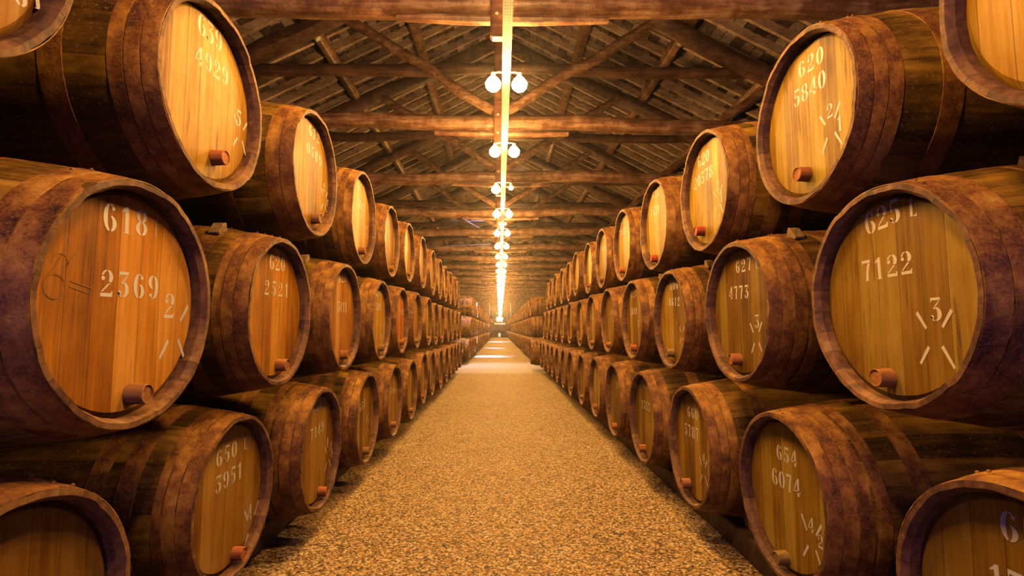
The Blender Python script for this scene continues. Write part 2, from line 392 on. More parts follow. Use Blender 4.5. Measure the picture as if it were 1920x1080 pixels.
# trusses of rough logs
def make_truss(seed):
    r = random.Random(seed); t = empty('roof_truss')
    def part(nm, mat, *a, **k):
        bm = bmesh.new(); log(bm, *a, r, **k); return obj(nm, bm, mat, t)
    zt = H                        # heights below are relative to the eye; the thing's origin is at the eye's level
    part('tie_beam', M_LOG, (-1.97*H, 0, zt+r.uniform(-.03, .03)), (.05, 0, zt), .115, bend=.045, segs=26, wob=.06)
    part('tie_beam', M_LOG, (-.05, .0, zt), (1.97*H, 0, zt+r.uniform(-.03, .05)), .112, bend=.05, segs=26, wob=.06)
    bm = bmesh.new(); ringtube(bm, [(-.95, -.03, zt-.15), (-.3, -.03, zt-.165), (.3, -.03, zt-.165), (1.0, -.03, zt-.15)], [.035, .05, .05, .035], 8, True, .08, r)
    obj('bolster', bm, M_LOG, t)
    part('collar_beam', M_LOGD, (-1.30*H, .16, 1.30*H+r.uniform(-.05, .05)), (1.30*H, .16, 1.30*H+r.uniform(-.06, .04)), .088, bend=.06, segs=26, wob=.05)
    for sx in (-1, 1):
        part('principal_rafter', M_LOGD, (sx*(1.93*H), 0, 1.95*H-.51*1.93*H), (sx*.04, 0, 1.95*H-.03), .135, bend=.05, segs=22, wob=.06)
        part('strut', M_LOG, (sx*.09, -.02, 1.06*H), (sx*(.80*H), -.06, 1.545*H), .075, bend=.04, wob=.05)
        part('strut', M_LOG, (sx*1.08*H, .02, 1.02*H), (sx*(1.37*H), .02, 1.22*H), .07, bend=.02, wob=.05, segs=8)
    bm = bmesh.new(); box(bm, (0, -.13, (.865*H+1.2*H)/2), (.18, .12, 1.2*H-.865*H), bev=.02); 
    box(bm, (0, -.0, (1.2*H+1.93*H)/2), (.17, .14, 1.93*H-1.2*H), bev=.02)
    obj('king_post', bm, M_POST, t)
    bm = bmesh.new()
    for zb in (.93*H, 1.02*H):
        bmesh.ops.create_cone(bm, cap_ends=True, segments=8, radius1=.016, radius2=.016, depth=.02, matrix=Matrix.Translation((-.03, -.195, zb)) @ Matrix.Rotation(PI/2, 4, 'X'))
    obj('bolt', bm, M_STEEL, t)
    return t
protos = [make_truss(s) for s in (1, 2, 3, 4)]
def copy_tree(o):
    c = o.copy(); C.objects.link(c)
    for ch in [q for q in bpy.data.objects if q.parent == o]:
        d = ch.copy(); C.objects.link(d); d.parent = c
    return c
TR = [1.70, 4.52, 7.28, 9.93, 13.0, 15.6, 18.6, 21.6]
while TR[-1]+2.8 < Y1-.5: TR.append(TR[-1]+2.8)
ordn = ['nearest', 'second', 'third', 'fourth', 'fifth', 'sixth', 'seventh', 'eighth', 'ninth', 'tenth', 'eleventh', 'twelfth', 'thirteenth', 'fourteenth']
kids = {p: [q for q in bpy.data.objects if q.parent == p] for p in protos}
for i, y in enumerate(TR):
    p = protos[(i*3+1) % 4]
    if i < 4: p = protos[i]; t = p
    else:
        t = p.copy(); C.objects.link(t)
        for q in kids[p]:
            d = q.copy(); C.objects.link(d); d.parent = t
    t.location = (0, y, HC)
    if i == 0: prop(t, 'rough log roof truss overhead, nearest to the front barrels', 'truss')
    elif i < 8: prop(t, 'rough log roof truss, %s from the front across the hall' % ordn[i], 'truss')
    else: prop(t, 'distant log roof truss beyond the cross aisle', 'truss', 'far roof trusses')
# smoke detectors under the middle purlins
for sx in (-1, 1):
    x = sx*(.95*H-.02); z = purlin_z(.95*H)-.10
    o = empty('smoke_detector', (x, 7.62, z))
    bm = bmesh.new(); bmesh.ops.create_cone(bm, cap_ends=True, segments=24, radius1=.05, radius2=.055, depth=.03, matrix=Matrix.Translation((0, 0, -.015))); obj('base', bm, M_WHITE, o)
    bm = bmesh.new(); bmesh.ops.create_cone(bm, cap_ends=True, segments=24, radius1=.022, radius2=.04, depth=.035, matrix=Matrix.Translation((0, 0, -.047))); obj('sensor_cap', bm, M_WHITE, o)
    prop(o, 'small round white smoke detector on the middle purlin of the %s roof slope' % side[sx], 'smoke detector')

# ------------------------------------------------------------------ cable tray and bulbs
TX, TZ = .06, HC+2.46
o = empty('cable_tray', (TX, 0, TZ))
bm = bmesh.new(); w = .078
box(bm, (0, (1+Y1-.2)/2, 0), (w, Y1-1.2, .003)); obj('tray', bm, M_TRAY, o, smooth=False)
bm = bmesh.new()
for s in (-1, 1): box(bm, (s*w/2, (1+Y1-.2)/2, .012), (.002, Y1-1.2, .026))
obj('flange', bm, M_SOCK, o, smooth=False)
bm = bmesh.new()
for s, r_ in ((-.02, .009), (.005, .007), (.022, .008)): ringtube(bm, [(s, 1+q*1.5, .014+.004*math.sin(q*2+s*90)) for q in range(60)], [r_]*60, 6)
obj('cable', bm, M_BACK, o)
prop(o, 'long perforated steel cable tray carrying the bulbs along the aisle', 'cable tray')
bm = bmesh.new()
bmesh.ops.create_icosphere(bm, subdivisions=2, radius=.078)
for v in bm.verts:
    if v.co.z > .02: v.co.x *= 1-.5*min(1, (v.co.z-.02)/.045); v.co.y *= 1-.5*min(1, (v.co.z-.02)/.045); v.co.z *= 1.15
bulb_me = finish(bm, 'bulb', M_BULB)
bm = bmesh.new(); bmesh.ops.create_cone(bm, cap_ends=True, segments=12, radius1=.024, radius2=.02, depth=.06); sock_me = finish(bm, 'socket', M_SOCK)
bm = bmesh.new(); ringtube(bm, [(0, 0, 0), (.04, 0, .004), (.075, 0, -.006), (.085, 0, -.03)], [.008]*4, 8); arm_me = finish(bm, 'arm', M_SOCK)
def lamp(y, sx, label, group=None, small=False):
    o = empty('bulb_lamp', (TX+sx*w/2, y, TZ+.002), 0)
    a = link('arm', arm_me, o); a.scale.x = sx
    b = link('socket', sock_me, o); b.location = (sx*.087, 0, -.035)
    c = link('bulb', bulb_me, o); c.location = (sx*.087, 0, -.115)
    if small: c.scale = (.5,)*3; c.location.z = -.088
    prop(o, label, 'lamp', group)
LY = [.95, 2.85, 4.73, 6.6, 8.44, 10.3, 12.4, 14.4, 16.5]
while LY[-1]+2.1 < 85: LY.append(LY[-1]+2.1)
for i, y in enumerate(LY):
    for sx in (-1, 1):
        sd = side[sx]
        if i < 2: continue
        lb = 'glowing bare bulb on the %s of the tray, in the %s pair from the front' % (sd, ordn[min(i-2, 9)])
        if i == 2: lb = 'glowing bare bulb on the %s of the tray, in the nearest pair in view' % sd
        if i == 4 and sx == 1: lb = 'small dim bulb on the right of the tray, opposite a large one'
        if i < 9: lamp(y, sx, lb, small=(i == 4 and sx == 1))
        else: lamp(y, sx, 'distant glowing bulb among the row merging over the far aisle', 'far bulbs on the cable tray')
# the lamps just above and behind the first pair in view light the nearest barrels
for y in (2.85, .95):
    for sx in (-1, 1): lamp(y, sx, 'glowing bare bulb on the cable tray overhead, nearer than every bulb in the frame', 'bulbs overhead at the front')
# white floodlight on the tray
o = empty('floodlight', (TX, 11.6, TZ-.004))
bm = bmesh.new(); box(bm, (0, 0, -.03), (.20, .09, .05), bev=.008); obj('housing', bm, M_WHITE, o)
bm = bmesh.new(); box(bm, (0, -.01, -.058), (.18, .07, .006)); obj('diffuser', bm, emit('floodlight_glass', (.75, .8, 1, 1), 25), o)
prop(o, 'white rectangular floodlight fixed across the underside of the cable tray', 'light')

# ------------------------------------------------------------------ barrels
RB, RE, LB = .455, .38, 1.32
NS = 26
def rprof(x): u = abs(x)/(LB/2); return RB-(RB-RE)*u*u
def body_mesh(seed, detail=True):
    r = random.Random(seed); bm = bmesh.new()
    sub = 3 if detail else 2; n = NS*sub if detail else 28
    xs = [-LB/2+LB*i/18 for i in range(19)] if detail else [-LB/2+LB*i/8 for i in range(9)]
    sj = [r.uniform(-.0012, .0012) for _ in range(NS)]; ej = [r.uniform(-.004, .002) for _ in range(NS)]; tj = [r.uniform(-.003, .0025) for _ in range(NS)]
    rings = []
    def ring(x, rad, chime=0):
        vs = []
        for k in range(n):
            s = (k*NS//n) % NS; joint = detail and (k % sub == 0)
            # stave k covers the material's cells: angle measured like the material does
            th = 2*PI*k/n - PI
            rr = rad+(sj[s]-(.0015 if joint else 0) if detail else 0)
            xx = x
            if chime and detail: xx = x+ej[s]*chime; rr += tj[s]
            vs.append(bm.verts.new((xx, rr*math.sin(th), RB+rr*math.cos(th))))
        rings.append(vs); return vs
    def strip(a, b, mi):
        for k in range(n):
            f = bm.faces.new((a[k], a[(k+1) % n], b[(k+1) % n], b[k])); f.material_index = mi
    prev = None
    for i, x in enumerate(xs):
        v = ring(x, rprof(x), 1 if i == len(xs)-1 else (-1 if i == 0 else 0))
        if prev: strip(prev, v, 0)
        prev = v
    first = rings[0]; last = prev
    e = LB/2
    a = ring(e, RE*.955, 1); strip(last, a, 1)
    b = ring(e-.022, RE*.925, 0); strip(a, b, 1)
    c = ring(e-.07, RE*.935, 0); strip(b, c, 1)
    a = ring(-e, RE*.94, -1); strip(a, first, 1)
    b = ring(-e+.05, RE*.93, 0); strip(b, a, 1); f = bm.faces.new(b); f.material_index = 0
    bmesh.ops.recalc_face_normals(bm, faces=bm.faces)
    return finish(bm, 'staves', [M_STAVE, M_CHIME], True, .5)
def head_mesh():
    bm = bmesh.new(); x = LB/2-.048; n = 72; R = RE*.933
    def ring(x, r): return [bm.verts.new((x, r*math.sin(2*PI*k/n), RB+r*math.cos(2*PI*k/n))) for k in range(n)]
    o = ring(x-.012, R); i = ring(x, R-.022); b = ring(x-.03, R)
    for k in range(n):
        bm.faces.new((o[k], o[(k+1) % n], i[(k+1) % n], i[k])); bm.faces.new((b[k], b[(k+1) % n], o[(k+1) % n], o[k]))
    bm.faces.new(i); bm.faces.new(b)
    bmesh.ops.recalc_face_normals(bm, faces=bm.faces)
    return finish(bm, 'head', M_HEAD, True, .3)
def hoop_mesh(x0, x1, seed, th=.0032):
    r = random.Random(seed); bm = bmesh.new(); n = 78; ph = r.uniform(-.5, .5)
    rings = []
    prof = [(x0, 0), (x0+.001, th), ((x0+x1)/2, th*1.15), (x1-.001, th), (x1, 0)]
    for k in range(n):
        a = 2*PI*k/n; lap = .002 if abs(((a-ph+PI) % (2*PI))-PI) < .13 else 0
        ja = r.uniform(-.0007, .0007)
        rings.append([bm.verts.new((x+(ja if i in (0, 4) else 0), (rprof(x)-.0012+t+(lap if t else 0))*math.sin(a), RB+(rprof(x)-.0012+t+(lap if t else 0))*math.cos(a))) for i, (x, t) in enumerate(prof)])
    for k in range(n):
        A, B = rings[k], rings[(k+1) % n]
        for i in range(4): bm.faces.new((A[i], B[i], B[i+1], A[i+1]))
    for da in (-.06, .07):          # rivets at the lap
        a = ph+da; xm = (x0+x1)/2+(.008 if da > 0 else -.006); rr = rprof(xm)+th+.002
        M = Matrix.Translation((xm, rr*math.sin(a), RB+rr*math.cos(a)))
        bmesh.ops.create_icosphere(bm, subdivisions=1, radius=.0065, matrix=M)
    bmesh.ops.recalc_face_normals(bm, faces=bm.faces)
    return finish(bm, 'hoop', M_HOOP, True, .6)
def bung_mesh():
    bm = bmesh.new()
    pr = [(0, .0335), (.052, .0310), (.0545, .029), (.054, .0275), (.051, .027)]
    n = 20; rings = [[bm.verts.new((x, r*math.sin(2*PI*k/n), r*math.cos(2*PI*k/n))) for k in range(n)] for x, r in pr]
    for a, b in zip(rings, rings[1:]):
        for k in range(n): bm.faces.new((a[k], a[(k+1) % n], b[(k+1) % n], b[k]))
    bm.faces.new(rings[0]); bm.faces.new(rings[-1])
    bmesh.ops.recalc_face_normals(bm, faces=bm.faces)
    return finish(bm, 'bung', M_BUNG, True, .5)
e = LB/2
HOOPS = [
    [(e-.055, e-.003), (e-.105, e-.058), (e-.155, e-.108), (e-.36, e-.285)],
    [(e-.062, e-.003), (e-.112, e-.066), (e-.150, e-.116), (e-.30, e-.225), (e-.42, e-.35)],
    [(e-.068, e-.003), (e-.140, e-.072), (e-.40, e-.32)],
    [(e-.058, e-.003), (e-.116, e-.061), (e-.172, e-.120), (e-.235, e-.185), (e-.41, e-.335)],
]
VAR = []
for v, hs in enumerate(HOOPS):
    hm = [hoop_mesh(a, b, v*10+i) for i, (a, b) in enumerate(hs)]+[hoop_mesh(-b, -a, v*10+i+50) for i, (a, b) in enumerate(hs)]
    VAR.append((body_mesh(v+1), hm))
HEAD = head_mesh(); BUNG = bung_mesh()
# plain single-mesh barrel for the far stacks
def far_mesh(seed):
    bm = bmesh.new(); n = 24
    def add(prof, mi, cap=None):
        rings = [[bm.verts.new((x, r*math.sin(2*PI*k/n), RB+r*math.cos(2*PI*k/n))) for k in range(n)] for x, r in prof]
        for a, b in zip(rings, rings[1:]):
            for k in range(n): bm.faces.new((a[k], a[(k+1) % n], b[(k+1) % n], b[k])).material_index = mi
        if cap is not None: bm.faces.new(rings[-1]).material_index = cap
    add([(x, rprof(x)) for x in [-e+LB*i/10 for i in range(11)]], 0)
    for a, b in HOOPS[seed % 4]: add([(a, rprof(a)), (a+.001, rprof(a)+.004), (b-.001, rprof(b)+.004), (b, rprof(b))], 2); add([(-b, rprof(b)), (-b+.001, rprof(b)+.004), (-a-.001, rprof(a)+.004), (-a, rprof(a))], 2)
    add([(e, RE), (e, RE*.955), (e-.022, RE*.93), (e-.05, RE*.93)], 1, 3)
    add([(-e, RE), (-e, RE*.94)], 1, 3)
    add([(e-.05, .03), (e+.0, .028)], 3, 3)
    bmesh.ops.recalc_face_normals(bm, faces=bm.faces)
    return finish(bm, 'barrel', [M_STAVE, M_CHIME, M_HOOP, M_HEAD], True, .6)
FAR = [far_mesh(i) for i in range(4)]

# ---- stencilled characters: thick and thin strokes with stencil bridges, drawn on a unit-high cell
def arcband(cx, cy, ro, so, ri, si, a0, a1, n=14):
    o = [(cx+ro*math.cos(math.radians(a0+(a1-a0)*k/n)), cy+so*math.sin(math.radians(a0+(a1-a0)*k/n))) for k in range(n+1)]
    i = [(cx+ri*math.cos(math.radians(a0+(a1-a0)*k/n)), cy+si*math.sin(math.radians(a0+(a1-a0)*k/n))) for k in range(n+1)]
    return [[o[k], o[k+1], i[k+1], i[k]] for k in range(n)]
def dot(cx, cy, r, n=10): return [[(cx+r*math.cos(2*PI*k/n), cy+r*math.sin(2*PI*k/n)) for k in range(n)]]
def flip(ps): return [[(-x, 1-y) for x, y in p] for p in ps]
G = {}
G['0'] = arcband(0, .5, .29, .5, .10, .43, 100, 260)+arcband(0, .5, .29, .5, .10, .43, -80, 80)
G['1'] = [[(-.07, .03), (.10, .03), (.10, 1), (-.02, 1), (-.07, .95)], [(-.07, .93), (-.22, .80), (-.22, .75), (-.07, .80)], [(-.14, 0), (.17, 0), (.17, .03), (-.14, .03)]]
G['2'] = arcband(0, .73, .27, .27, .09, .22, -48, 82)+arcband(0, .73, .25, .27, .16, .22, 98, 165)+dot(-.17, .68, .085)+[[(.17, .50), (.05, .50), (-.25, .18), (-.18, .18)]]+[[(-.27, 0), (.25, 0), (.27, .22), (.22, .22), (.18, .14), (-.27, .14)]]
G['3'] = [[(-.22, 1), (.22, 1), (.22, .88), (-.18, .88), (-.18, .80), (-.22, .80)], [(.20, .85), (.14, .85), (-.06, .63), (.0, .60)]]+arcband(-.02, .30, .28, .30, .09, .25, -84, 84)+arcband(-.02, .30, .26, .30, .18, .25, 200, 262)+dot(-.18, .18, .085)+dot(-.06, .55, .05)
G['4'] = [[(.02, 0), (.19, 0), (.19, .20), (.02, .20)], [(.02, .33), (.19, .33), (.19, 1), (.07, 1), (.02, .9)], [(.0, .93), (-.29, .34), (-.20, .34), (.0, .76)], [(-.30, .23), (-.01, .23), (-.01, .31), (-.30, .31)], [(.22, .23), (.30, .23), (.30, .31), (.22, .31)]]
G['5'] = [[(-.17, 1), (.22, 1), (.26, .86), (-.17, .86)], [(-.19, .83), (-.12, .83), (-.12, .56), (-.19, .50)]]+arcband(-.02, .31, .28, .31, .09, .26, -84, 84)+arcband(-.02, .31, .26, .31, .18, .26, 200, 262)+dot(-.18, .18, .085)+arcband(-.03, .31, .2, .31, .15, .26, 98, 135)
G['6'] = arcband(0, .5, .28, .5, .10, .44, 102, 258)+arcband(0, .29, .28, .29, .10, .24, -80, 80)+arcband(.0, .5, .22, .5, .16, .44, 58, 88)+dot(.14, .83, .075)
G['9'] = flip(G['6'])
G['7'] = [[(-.26, 1), (.24, 1), (.24, .86), (-.22, .86), (-.22, .78), (-.26, .78)], [(.23, .83), (.07, .83), (-.01, .5), (-.07, 0), (.09, 0), (.12, .45)]]
G['8'] = arcband(0, .745, .25, .255, .09, .20, 100, 260)+arcband(0, .745, .25, .255, .09, .20, -80, 80)+arcband(0, .27, .28, .27, .10, .22, 100, 260)+arcband(0, .27, .28, .27, .10, .22, -80, 80)
G['L'] = [[(-.18, .04), (-.02, .04), (-.02, 1), (-.18, 1)], [(.02, 0), (.22, 0), (.22, .22), (.16, .1), (.02, .08)]]
G['I'] = [[(-.03, 0), (.04, 0), (.04, 1), (-.03, 1)]]
def stroke(a, b, w): 
    dx, dy = b[0]-a[0], b[1]-a[1]; l = math.hypot(dx, dy); px, py = -dy/l*w/2, dx/l*w/2
    return [[(a[0]+px, a[1]+py), (a[0]-px, a[1]-py), (b[0]-px*.8, b[1]-py*.8), (b[0]+px*.8, b[1]+py*.8)]]
G['X'] = stroke((-.50, 1.02), (-.24, .70), .085)+stroke((.50, 1.04), (.22, .72), .085)+stroke((-.20, .34), (-.48, .0), .085)+stroke((.18, .36), (.48, -.04), .085)
G['x'] = [p for p in G['X'] if not (p[0][0] < 0 and p[0][1] > .5)]
FACE = LB/2-.048
def stencil_mesh(items, seed):
    r = random.Random(seed); bm = bmesh.new()
    for s, y0, z0, y1, z1, hh in items:
        m = len(s)
        for k, ch in enumerate(s):
            f = k/(m-1) if m > 1 else 0
            cy = y0+((y1-y0)*f if y1 is not None else 0); cz = z0+((z1-z0)*f if z1 is not None else 0)
            t = math.atan2(z1-z0, y1-y0)*.5 if y1 is not None else 0
            wd = 1.0
            if y1 is not None and m > 1: wd = min(1.0, abs(y1-y0)/(m-1)/(hh*.78))
            t += r.uniform(-.02, .02)
            for poly in G[ch]:
                vs = []
                for px, py in poly:
                    if ch in 'Xx': px *= .8
                    else: px *= wd*1.12
                    px, py = px*hh*(1 if ch in 'Xx' else 1.08), (py-.5)*hh*(1 if ch in 'Xx' else 1.1)
                    Y = cy+px*math.cos(t)-py*math.sin(t); Z = cz+px*math.sin(t)+py*math.cos(t)
                    vs.append(bm.verts.new((FACE+.0008, Y, RB+Z)))
                bm.faces.new(vs)
    bmesh.ops.recalc_face_normals(bm, faces=bm.faces)
    for f in bm.faces:
        if f.normal.x < 0: f.normal_flip()
    return finish(bm, 'stencilled_numbers', M_PAINT, False)
def scratch_mesh():
    bm = bmesh.new()
    def ring(cy, cz, r, a0=0, a1=360):
        for q in arcband(cy, cz, r, r, r-.003, r-.003, a0, a1, 20): bm.faces.new([bm.verts.new((FACE+.0009, y, RB+z)) for y, z in q])
    ring(-.262, .03, .034); ring(-.25, .095, .026, -40, 190)
    for q in stroke((-.215, .05), (-.14, .035), .004)+stroke((-.215, .035), (-.15, .02), .004)+stroke((-.23, .09), (-.2, .13), .004)+stroke((-.28, .06), (-.22, .16), .003): bm.faces.new([bm.verts.new((FACE+.0009, y, RB+z)) for y, z in q])
    for f in bm.faces:
        f.normal_update()
        if f.normal.x < 0: f.normal_flip()
    return finish(bm, 'carved_marks', plain('carved_scratch', (.42, .20, .055)), False)

def barrel(X, yy, z, R, sx, variant, label, group=None, tint=(1, 1, 1), marks=None, bung=(.04, -.27), btint=(1, 1, 1), seed=0, paint=(.86, .80, .74)):
    s = R/RE
    # the thing's origin: the floor side of the belly, under the barrel's middle
    t = empty('barrel', (X+sx*LB/2*s, yy, z-RB*s), PI if sx > 0 else 0, s)
    bmesh_, hoops = VAR[variant]
    link('staves', bmesh_, t)
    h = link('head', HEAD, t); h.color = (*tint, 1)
    for m in hoops: link('hoop', m, t)
    b = link('bung', BUNG, t); b.location = (FACE, bung[0], RB+bung[1]); b.color = (*btint, 1)
    b.rotation_euler.z = random.Random(seed).uniform(-.06, .06)
    for q, it in enumerate(marks or []):
        m = link('stencilled_cross' if it[0] in 'Xx' else ('stencilled_number' if len(it[0]) > 1 else 'stencilled_mark'), stencil_mesh([it], seed+q), t); m.color = (*paint, 1)
    prop(t, label, 'barrel', group)
    return t
BARREL_FIT = {
 (-1, 0, -1): (-1.162, -0.779, 1.326, 0.380),
 (-1, 0, 0): (-1.206, -0.770, 2.461, 0.361),
 (-1, 0, 1): (-1.166, -0.789, 3.490, 0.389),
 (-1, 0, 2): (-1.154, -0.783, 4.621, 0.385),
 (-1, 0, 3): (-1.141, -0.786, 5.727, 0.385),
 (-1, 0, 4): (-1.139, -0.800, 6.824, 0.384),
 (-1, 0, 5): (-1.151, -0.757, 7.930, 0.391),
 (-1, 0, 6): (-1.153, -0.777, 9.035, 0.380),
 (-1, 0, 7): (-1.149, -0.787, 10.132, 0.381),
 (-1, 0, 8): (-1.151, -0.777, 11.237, 0.380),
 (-1, 0, 9): (-1.155, -0.779, 12.336, 0.380),
 (-1, 0, 10): (-1.166, -0.779, 13.434, 0.380),
 (-1, 0, 11): (-1.167, -0.779, 14.535, 0.380),
 (-1, 0, 12): (-1.170, -0.779, 15.636, 0.380),
 (-1, 1, 0): (-1.127, 0.081, 1.635, 0.383),
 (-1, 1, 1): (-1.139, 0.092, 2.725, 0.382),
 (-1, 1, 2): (-1.131, 0.091, 3.823, 0.387),
 (-1, 1, 3): (-1.125, 0.082, 4.949, 0.377),
 (-1, 1, 4): (-1.133, 0.097, 6.037, 0.382),
 (-1, 1, 5): (-1.134, 0.114, 7.127, 0.389),
 (-1, 1, 6): (-1.135, 0.119, 8.228, 0.389),
 (-1, 1, 7): (-1.142, 0.090, 9.340, 0.380),
 (-1, 1, 8): (-1.153, 0.090, 10.438, 0.380),
 (-1, 1, 9): (-1.147, 0.090, 11.541, 0.380),
 (-1, 1, 10): (-1.151, 0.090, 12.641, 0.380),
 (-1, 1, 11): (-1.148, 0.090, 13.742, 0.380),
 (-1, 1, 12): (-1.140, 0.090, 14.845, 0.380),
 (-1, 2, 0): (-1.138, 0.945, 0.950, 0.380),
 (-1, 2, 1): (-1.152, 0.948, 2.056, 0.374),
 (-1, 2, 2): (-1.133, 0.957, 3.138, 0.381),
 (-1, 2, 3): (-1.134, 0.928, 4.262, 0.383),
 (-1, 2, 4): (-1.136, 0.922, 5.383, 0.372),
 (-1, 2, 5): (-1.139, 0.965, 6.455, 0.371),
 (-1, 2, 6): (-1.130, 0.978, 7.540, 0.380),
 (-1, 2, 7): (-1.128, 0.945, 8.658, 0.380),
 (-1, 2, 8): (-1.135, 0.945, 9.757, 0.380),
 (-1, 2, 9): (-1.139, 0.945, 10.857, 0.380),
 (-1, 2, 10): (-1.139, 0.945, 11.957, 0.380),
 (-1, 2, 11): (-1.137, 0.945, 13.059, 0.380),
 (-1, 2, 12): (-1.131, 0.945, 14.160, 0.380),
 (1, 0, -1): (1.255, -0.770, 1.271, 0.380),
 (1, 0, 0): (1.280, -0.763, 2.394, 0.368),
 (1, 0, 1): (1.251, -0.778, 3.448, 0.387),
 (1, 0, 2): (1.245, -0.774, 4.551, 0.391),
 (1, 0, 3): (1.240, -0.773, 5.660, 0.390),
 (1, 0, 4): (1.245, -0.766, 6.769, 0.386),
 (1, 0, 5): (1.244, -0.774, 7.871, 0.381),
 (1, 0, 6): (1.239, -0.773, 8.974, 0.381),
 (1, 0, 7): (1.244, -0.775, 10.071, 0.381),
 (1, 0, 8): (1.243, -0.783, 11.168, 0.382),
 (1, 0, 9): (1.243, -0.770, 12.273, 0.380),
 (1, 0, 10): (1.255, -0.770, 13.370, 0.380),
 (1, 0, 11): (1.255, -0.770, 14.470, 0.380),
 (1, 0, 12): (1.255, -0.770, 15.570, 0.380),
 (1, 1, 0): (1.297, 0.109, 1.711, 0.378),
 (1, 1, 1): (1.293, 0.096, 2.802, 0.382),
 (1, 1, 2): (1.302, 0.074, 3.923, 0.372),
 (1, 1, 3): (1.293, 0.089, 5.003, 0.383),
 (1, 1, 4): (1.288, 0.100, 6.112, 0.379),
 (1, 1, 5): (1.288, 0.091, 7.204, 0.385),
 (1, 1, 6): (1.291, 0.093, 8.311, 0.378),
 (1, 1, 7): (1.293, 0.096, 9.408, 0.380),
 (1, 1, 8): (1.294, 0.096, 10.507, 0.380),
 (1, 1, 9): (1.293, 0.096, 11.608, 0.380),
 (1, 1, 10): (1.295, 0.096, 12.707, 0.380),
 (1, 1, 11): (1.290, 0.096, 13.808, 0.380),
 (1, 1, 12): (1.287, 0.096, 14.908, 0.380),
 (1, 2, 0): (1.320, 0.910, 1.054, 0.380),
 (1, 2, 1): (1.318, 0.927, 2.157, 0.373),
 (1, 2, 2): (1.321, 0.891, 3.253, 0.387),
 (1, 2, 3): (1.325, 0.900, 4.346, 0.386),
 (1, 2, 4): (1.317, 0.904, 5.453, 0.383),
 (1, 2, 5): (1.314, 0.916, 6.552, 0.381),
 (1, 2, 6): (1.319, 0.920, 7.648, 0.381),
 (1, 2, 7): (1.318, 0.937, 8.747, 0.376),
 (1, 2, 8): (1.325, 0.910, 9.851, 0.380),
 (1, 2, 9): (1.323, 0.910, 10.952, 0.380),
 (1, 2, 10): (1.320, 0.910, 12.052, 0.380),
 (1, 2, 11): (1.322, 0.910, 13.152, 0.380),
 (1, 2, 12): (1.322, 0.910, 14.252, 0.380),
}
